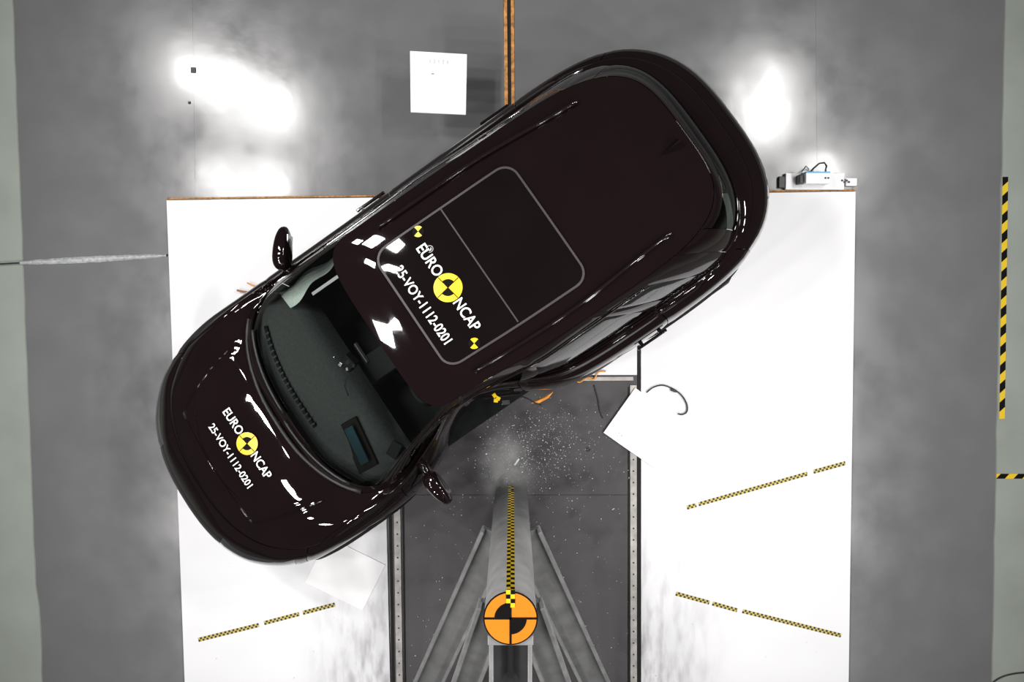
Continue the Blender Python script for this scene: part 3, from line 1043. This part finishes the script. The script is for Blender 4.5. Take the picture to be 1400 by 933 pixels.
# rear-view mirror with camera cluster
rv = dbox('rear_view_mirror', (.56, .0, 1.40), (.025, .15, .05), M['black'], 0, -20)
dbox('camera_housing', (.66, .0, 1.385), (.09, .09, .06), M['dashdark'], 10, 30)
for k, (dx, dy, s) in enumerate(((.0, .0, .035), (.05, -.02, .03), (-.02, .04, .025), (.03, .03, .02), (.06, -.08, .016))):
    dbox('sensor', (.66 + dx, dy, 1.412 - dx * .4), (s, s * .8, .02), [M['seat'], M['chrome'], M['seat'], M['pole'], M['chrome']][k], 20 * k, 20, rv, .003)
carpart('sensor_cable', *tube_bm([(.70, .05, 1.38), (.78, .10, 1.33), (.80, .16, 1.30)], .004, 5), M['cable'], rv)
# steering wheel
V, Fc = [], []
n, mm = 32, 8
for k in range(n):
    a = 2 * math.pi * k / n
    for j in range(mm):
        b = 2 * math.pi * j / mm
        rr = .18 + .016 * math.cos(b)
        l = Vector((.016 * math.sin(b), rr * math.cos(a), rr * math.sin(a)))
        l = Matrix.Rotation(R(25), 3, 'Y') @ l
        V.append(l + Vector((.42, .40, .80)))
for k in range(n):
    for j in range(mm): Fc.append((k * mm + j, k * mm + (j + 1) % mm, ((k + 1) % n) * mm + (j + 1) % mm, ((k + 1) % n) * mm + j))
sw_ = carpart('steering_wheel', V, Fc, M['dashdark'], None, True)
dbox('steering_hub', (.43, .40, .80), (.04, .14, .12), M['dashdark'], 0, 25, sw_)
for y in (-.37, .34):
    bm = bmesh.new()
    bm_box(bm, (.05, y, .55), (.52, .50, .16)); bm_box(bm, (-.28, y, .85), (.14, .48, .62), Matrix.Rotation(R(-14), 3, 'Y')); bm_box(bm, (-.37, y, 1.24), (.09, .26, .17), Matrix.Rotation(R(-8), 3, 'Y'))
    bevel(bm, .035, 3); carbm('front_seat', bm, M['seat'], None, True)
bm = bmesh.new(); bm_box(bm, (-.95, -.02, .55), (.5, 1.25, .16)); bm_box(bm, (-1.25, -.02, .85), (.14, 1.25, .6), Matrix.Rotation(R(-18), 3, 'Y')); bevel(bm, .03, 3); carbm('rear_seat', bm, M['seat'], None, True)
bm = bmesh.new(); bm_box(bm, (-.1, 0, .40), (2.6, 1.5, .04)); carbm('cabin_floor', bm, M['dashdark'])
# unfolded curtain airbag along the passenger side
V, Fc = [], []
for i in range(21):
    x = lerp(.86, .30, i / 20)
    for j in range(7):
        z = lerp(1.42, 1.08, j / 6); y = -.60 - .12 * (j / 6) + .015 * math.sin(i * .55)
        xx = x
        V.append(Vector((xx, y, z - max(0, x - .25) * .62 * (1 - j / 6))))
for i in range(20):
    for j in range(6):
        a = i * 7 + j; Fc.append((a, a + 1, a + 8, a + 7))
ab = carpart('curtain_airbag', V, Fc, M['airbag'], None, True)

# crash marks on the struck side: check tape remnants, torn trim, sensor plug
def spot(px, py, zl, name, s, m, rz=0, parent=None):
    q = car_local(px, py, zl)
    bm = bmesh.new(); bm_box(bm, q, s, Matrix.Rotation(R(rz), 3, 'Z')); bevel(bm, min(s) * .2, 1)
    return link(name, from_bm(name, bm), m, parent or car)
for k, (px, py) in enumerate(((665, 511), (671, 517), (664, 521), (670, 524), (667, 528))):
    spot(px, py, 1.34, 'check_patch', (.026, .026, .006), M['yellow'] if k % 2 == 0 else M['whitevinyl'], 20 * k)
for k, (px, py) in enumerate(((676, 541), (681, 545), (678, 548))):
    spot(px, py, 1.06, 'check_patch', (.024, .028, .006), M['yellow'], 25 * k)
spot(691, 550, 1.0, 'sensor_plug', (.035, .055, .03), M['chrome'], 60)

# ------------------------------------------------------------------ loose things round the car
# raised white reference board on a stand
zb_ = .42
bq = [at(560.5, 69.5, zb_), at(638.5, 74, zb_), at(637, 157, zb_), at(561.5, 153.5, zb_)]
ctr = sum(bq, Vector()) / 4
bs = thing('reference_board', 'white square board on a low stand beside the tow slot', 'board', (ctr.x, ctr.y, 0))
link('panel', prism('panel', [v - Vector((ctr.x, ctr.y, 0)) for v in bq], zb_ - .02, zb_, .002), M['whiteplain'], bs)
bm = bmesh.new(); bm_box(bm, (0, 0, (zb_ - .02) / 2), (.10, .10, zb_ - .02)); link('post', from_bm('post', bm), M['pole_dark'], bs)
bm = bmesh.new(); bm_box(bm, (0, 0, .012), (.26, .26, .024)); bevel(bm, .004, 1); link('foot', from_bm('foot', bm), M['pole_dark'], bs)
M['faint'] = mat('faint_grey_smudge', (.60, .60, .62), .6, nscale=90, namt=.15)
for k in range(5):
    q = at(588 + 6 * k, 83.5 + .4 * k, zb_) - Vector((ctr.x, ctr.y, 0))
    bm = bmesh.new(); bm_box(bm, q + Vector((0, 0, .0006)), (.014, .026 + .006 * (k % 2), .0012)); link('smudge', from_bm('smudge', bm), M['faint'], bs)
q = at(591.5, 101, zb_) - Vector((ctr.x, ctr.y, 0))
bm = bmesh.new(); bm_box(bm, q + Vector((0, 0, .0006)), (.022, .008, .0012)); link('scratch', from_bm('scratch', bm), M['pole'], bs)

# measuring box and bar by the panel's far edge
z = .0
dv0 = at(1112, 246, .047)
dv = thing('measuring_box', 'small white and blue electronics box with a black cable loop on top', 'device', (dv0.x, dv0.y, .0475))
bm = bmesh.new(); bm_box(bm, (0, 0, .055), (.19, .085, .11)); bevel(bm, .006); link('housing', from_bm('housing', bm), M['whiteplain'], dv)
bm = bmesh.new(); bm_box(bm, (0, .044, .06), (.192, .012, .105)); bevel(bm, .004); link('rear_cover', from_bm('rear_cover', bm), M['blue'], dv)
for k in range(2):
    bm = bmesh.new(); bm_cyl(bm, (.055 + .022 * k, .0, .110), (.055 + .022 * k, .0, .116), .008, n=10); link('socket', from_bm('socket', bm), M['black'], dv)
carry = [(-.055, .045, .08), (-.04, .075, .12), (-.01, .105, .15), (.03, .112, .15), (.055, .09, .13), (.058, .045, .09)]
link('cable_loop', mesh('cable_loop', *tube_bm(carry, .007, 8)), M['cable'], dv, True)
bm = bmesh.new(); bm_box(bm, (-.125, -.005, .05), (.028, .07, .10)); bevel(bm, .004); link('plug', from_bm('plug', bm), M['black'], dv)
link('aerial_cable', mesh('aerial_cable', *tube_bm([(-.125, .02, .1), (-.13, .05, .12), (-.10, .09, .12), (-.07, .07, .1)], .004, 6)), M['cable'], dv, True)
br0 = at(1115, 255, .0)
br = thing('equipment_bar', 'flat white bar with black end lying under the small electronics box', 'bar', (br0.x, br0.y, 0))
bm = bmesh.new(); bm_box(bm, (-.02, .035, .0235), (.46, .13, .047)); bevel(bm, .004); link('bar', from_bm('bar', bm), M['whiteplain'], br)
bm = bmesh.new(); bm_box(bm, (-.275, .03, .018), (.05, .09, .035)); bevel(bm, .004); link('end_block', from_bm('end_block', bm), M['black'], br)
bm = bmesh.new(); bm_box(bm, (.27, .03, .02), (.085, .06, .04)); bevel(bm, .004); link('end_cap', from_bm('end_cap', bm), M['whiteplain'], br)
for k in range(4):
    bm = bmesh.new(); bm_cyl(bm, (.19 + .018 * k, .04 - .012 * (k % 2), .047), (.19 + .018 * k, .04 - .012 * (k % 2), .056), .008, n=8); link('screw', from_bm('screw', bm), M['black'], br)

# cables and wires
def cable(name, pix, rad, m, label, cat, z=None, group=None):
    zz = ZS if z is None else z
    o = link(name, mesh(name, *tube_bm([at(x, y, zz + rad) for x, y in smooth_px(pix)], rad, 8)), m, None, True)
    return tag(o, label, cat, group)
def smooth_px(P, k=6):
    P = [Vector((x, y, 0)) for x, y in P]; out = []
    for i in range(len(P) - 1):
        for j in range(k):
            v = catmull(P, i, j / k); out.append((v.x, v.y))
    out.append((P[-1].x, P[-1].y)); return out
cable('cable_loop', [(884, 537), (893, 530), (906, 527), (920, 532), (932, 541), (939, 553), (939, 563), (933, 567), (927, 566)], .0055, M['cable'], 'thin dark cable loop lying on the loose board right of the pit', 'cable', .031)
q = at(921, 534, .040)
bm = bmesh.new(); bm_box(bm, (q.x, q.y, q.z), (.05, .022, .014), Matrix.Rotation(R(-20), 3, 'Z')); bevel(bm, .003, 1)
tag(link('cable_clip', from_bm('cable_clip', bm), M['black']), 'small black clip gripping the dark cable loop', 'clip')
cable('wire', [(812, 527), (817, 545), (820, 562), (824, 572)], .005, M['cable'], 'dark wire trailing across the pit plate to the loose board corner', 'wire', .005)
cable('wire', [(766, 519), (775, 524), (784, 518), (792, 523), (802, 517), (812, 519), (818, 509), (828, 508)], .006, M['orangewire'], 'tangled orange wires at the top edge of the dark pit', 'wire', .03)
cable('wire', [(324, 397), (333, 399), (345, 400), (356, 396)], .008, M['copper'], 'short brown wire end poking out beside the front door mirror', 'wire', .05)
cable('wire', [(338, 387), (347, 391), (360, 393)], .006, M['orangewire'], 'pale tan wire end just above the brown wire', 'wire', .05)
cable('floor_cable', [(1352, 938), (1366, 928), (1382, 922.5), (1404, 920), (1430, 921)], .006, M['cable'], 'thin black cable curving across the pale floor at bottom right', 'cable', -.02)
cable('taped_cable', [(-30, 363), (30, 359.5), (80, 357), (150, 353.5), (229, 349)], .006, M['cable'], 'thin dark cable crossing the grey floor towards the white panel', 'cable', .0)
# film laid over the cable
V, Fc = [], []
ps = smooth_px([(28, 359.5), (80, 357), (150, 353.5), (228, 349.5)], 16)
for k, (x, y) in enumerate(ps):
    hw = 2.2 + 2.2 * math.sin(math.pi * k / (len(ps) - 1)) + .8 * noise.noise((k * .4, 0, 0))
    for t in (-1, -.5, 0, .5, 1):
        qq = at(x, y + t * hw, .002); qq.z = .003 + .014 * (1 - t * t) + .004 * noise.noise((k * .8, t * 3, 1)); V.append(qq)
for k in range(len(ps) - 1):
    for j in range(4): Fc.append((k * 5 + j, k * 5 + j + 1, k * 5 + j + 6, k * 5 + j + 5))
tag(link('film_strip', mesh('film_strip', V, Fc), M['film'], None, True), 'crumpled clear film strip taped over the cable on the grey floor', 'film')
# torn orange trim bit near the dented door
q0 = at(752, 546, .45)
bm = bmesh.new()
pts = [(-.085, -.022, 0), (-.03, .0, .02), (.03, .03, .03), (.085, .068, .01), (.05, .018, 0), (-.02, -.02, 0)]
V = [Vector(p_) for p_ in pts] + [Vector(p_) - Vector((0, 0, .02)) for p_ in pts]
vs = [bm.verts.new(v + Vector((-.06, -.01, 0))) for v in V]
bmesh.ops.convex_hull(bm, input=vs)
frag = link('trim_fragment', from_bm('trim_fragment', bm), M['orangewire']); frag.location = q0
tag(frag, 'torn orange trim fragment flying just below the dented door', 'fragment')
cable('sensor_lead', [(697, 545), (708, 542), (720, 545), (731, 551), (740, 554)], .006, M['cable'], 'dark sensor lead arching from the dent to the orange fragment', 'wire', .55)
# small black floor socket and stud
q = at(264.5, 96, 0)
bm = bmesh.new(); bm_box(bm, (0, 0, .004), (.042, .042, .008)); bevel(bm, .002, 1); bm_box(bm, (.002, -.002, .009), (.012, .012, .003))
o = link('floor_socket', from_bm('floor_socket', bm), M['black']); o.location = q
tag(o, 'small black square floor socket in the bright glare at upper left', 'socket')
q = at(259, 140.5, 0)
bm = bmesh.new(); bm_cyl(bm, (0, 0, 0), (0, 0, .008), .012, .009, 10); bm_cyl(bm, (0, 0, .008), (0, 0, .014), .006, n=6)
o = link('floor_stud', from_bm('floor_stud', bm), M['black']); o.location = q
tag(o, 'tiny black stud below the black floor socket', 'stud')

# shattered side glass: uncountable grains on the pit floor, thickest by the foot of the pole
V, Fc = [], []
def grain(c, s):
    b = len(V)
    rot = Matrix.Rotation(random.uniform(0, 6.28), 3, Vector((random.gauss(0, 1), random.gauss(0, 1), random.gauss(0, 1))).normalized())
    for k in ((1, 1, 1), (1, -1, -1), (-1, 1, -1), (-1, -1, 1)):
        V.append(c + rot @ (Vector(k) * s))
    Fc.extend([(b, b + 1, b + 2), (b, b + 3, b + 1), (b, b + 2, b + 3), (b + 1, b + 3, b + 2)])
for k in range(1500):
    t = random.random()
    if t < .5: px, py = random.gauss(742, 40), random.gauss(610, 32)
    elif t < .7: px, py = random.gauss(690, 18), random.gauss(632, 24)
    else: px, py = random.uniform(556, 862), random.uniform(560, 930)
    if not (552 < px < 862 and 540 < py < 950): continue
    zz = random.choice((.008, .008, .02, .1, .3, .5)) if t < .7 else .008
    grain(at(px, py, zz), random.choice((.0018, .0022, .003, .0042)) * (.85 if t < .7 else 1))
gr = link('glass_grains', mesh('glass_grains', V, Fc), M['debris'])
tag(gr, 'spray of shattered window glass grains over the dark pit floor', 'glass debris', None, 'stuff')

# two bigger fragments that stand out of the spray
q = at(706, 632, .30)
bm = bmesh.new()
vs = [bm.verts.new(v) for v in ((-.008, -.03, 0), (.006, -.028, .004), (.012, .03, .01), (.0, .034, .008), (-.004, 0, -.008), (.01, .004, -.006))]
bmesh.ops.convex_hull(bm, input=vs); bmesh.ops.rotate(bm, verts=bm.verts[:], matrix=Matrix.Rotation(R(-28), 3, 'Z'))
o = link('glass_shard', from_bm('glass_shard', bm), M['whitevinyl']); o.location = q
tag(o, 'bright pale shard flying just above the foot of the pole', 'shard')
q = at(804, 615, .006)
V, Fc = [], []
for k in range(16):
    a = 2 * math.pi * k / 16
    for rr, zz in ((.010, .0), (.018, .0), (.018, .004), (.010, .004)): V.append((rr * math.cos(a), rr * math.sin(a), zz))
for k in range(16):
    for j in range(4): Fc.append((k * 4 + j, k * 4 + (j + 1) % 4, ((k + 1) % 16) * 4 + (j + 1) % 4, ((k + 1) % 16) * 4 + j))
o = link('washer', mesh('washer', V, Fc), M['black']); o.location = q
tag(o, 'tiny black ring lying on the pit plate left of the loose board', 'washer')

# dust puff at the pole
pc = at(690, 640, .4)
bm = bmesh.new(); bmesh.ops.create_icosphere(bm, subdivisions=3, radius=1.0)
for v in bm.verts:
    k = 1 + .25 * noise.noise(v.co * 1.7)
    v.co = Vector((v.co.x * .30 * k, v.co.y * .42 * k, v.co.z * .36 * k))
dm = bpy.data.materials.new('pale_dust_haze'); dm.use_nodes = True
nt = dm.node_tree; nt.nodes.clear()
out = nt.nodes.new('ShaderNodeOutputMaterial'); vol = nt.nodes.new('ShaderNodeVolumePrincipled')
vol.inputs['Color'].default_value = (.9, .9, .9, 1)
tc = nt.nodes.new('ShaderNodeTexCoord'); nz = nt.nodes.new('ShaderNodeTexNoise'); nz.inputs['Scale'].default_value = 6; nz.inputs['Detail'].default_value = 4
nt.links.new(tc.outputs['Object'], nz.inputs['Vector'])
mp = nt.nodes.new('ShaderNodeMapping'); mp.inputs['Scale'].default_value = (1 / .30, 1 / .42, 1 / .36)
nt.links.new(tc.outputs['Object'], mp.inputs[0])
ln = nt.nodes.new('ShaderNodeVectorMath'); ln.operation = 'LENGTH'; nt.links.new(mp.outputs[0], ln.inputs[0])
fall = nt.nodes.new('ShaderNodeMapRange'); fall.inputs[1].default_value = .95; fall.inputs[2].default_value = .0; fall.inputs[3].default_value = 0; fall.inputs[4].default_value = 1
nt.links.new(ln.outputs['Value'], fall.inputs[0])
pw = nt.nodes.new('ShaderNodeMath'); pw.operation = 'POWER'; pw.inputs[1].default_value = 2.2; nt.links.new(fall.outputs[0], pw.inputs[0])
nm = nt.nodes.new('ShaderNodeMapRange'); nm.inputs[1].default_value = .4; nm.inputs[2].default_value = .7; nm.inputs[3].default_value = .1; nm.inputs[4].default_value = 20.0
nt.links.new(nz.outputs['Fac'], nm.inputs[0])
mu = nt.nodes.new('ShaderNodeMath'); mu.operation = 'MULTIPLY'; nt.links.new(pw.outputs[0], mu.inputs[0]); nt.links.new(nm.outputs[0], mu.inputs[1])
nt.links.new(mu.outputs[0], vol.inputs['Density']); nt.links.new(vol.outputs[0], out.inputs['Volume'])
dust = link('dust_cloud', from_bm('dust_cloud', bm), dm); dust.location = pc
tag(dust, 'pale dust puff hanging at the foot of the impact pole', 'dust', None, 'stuff')
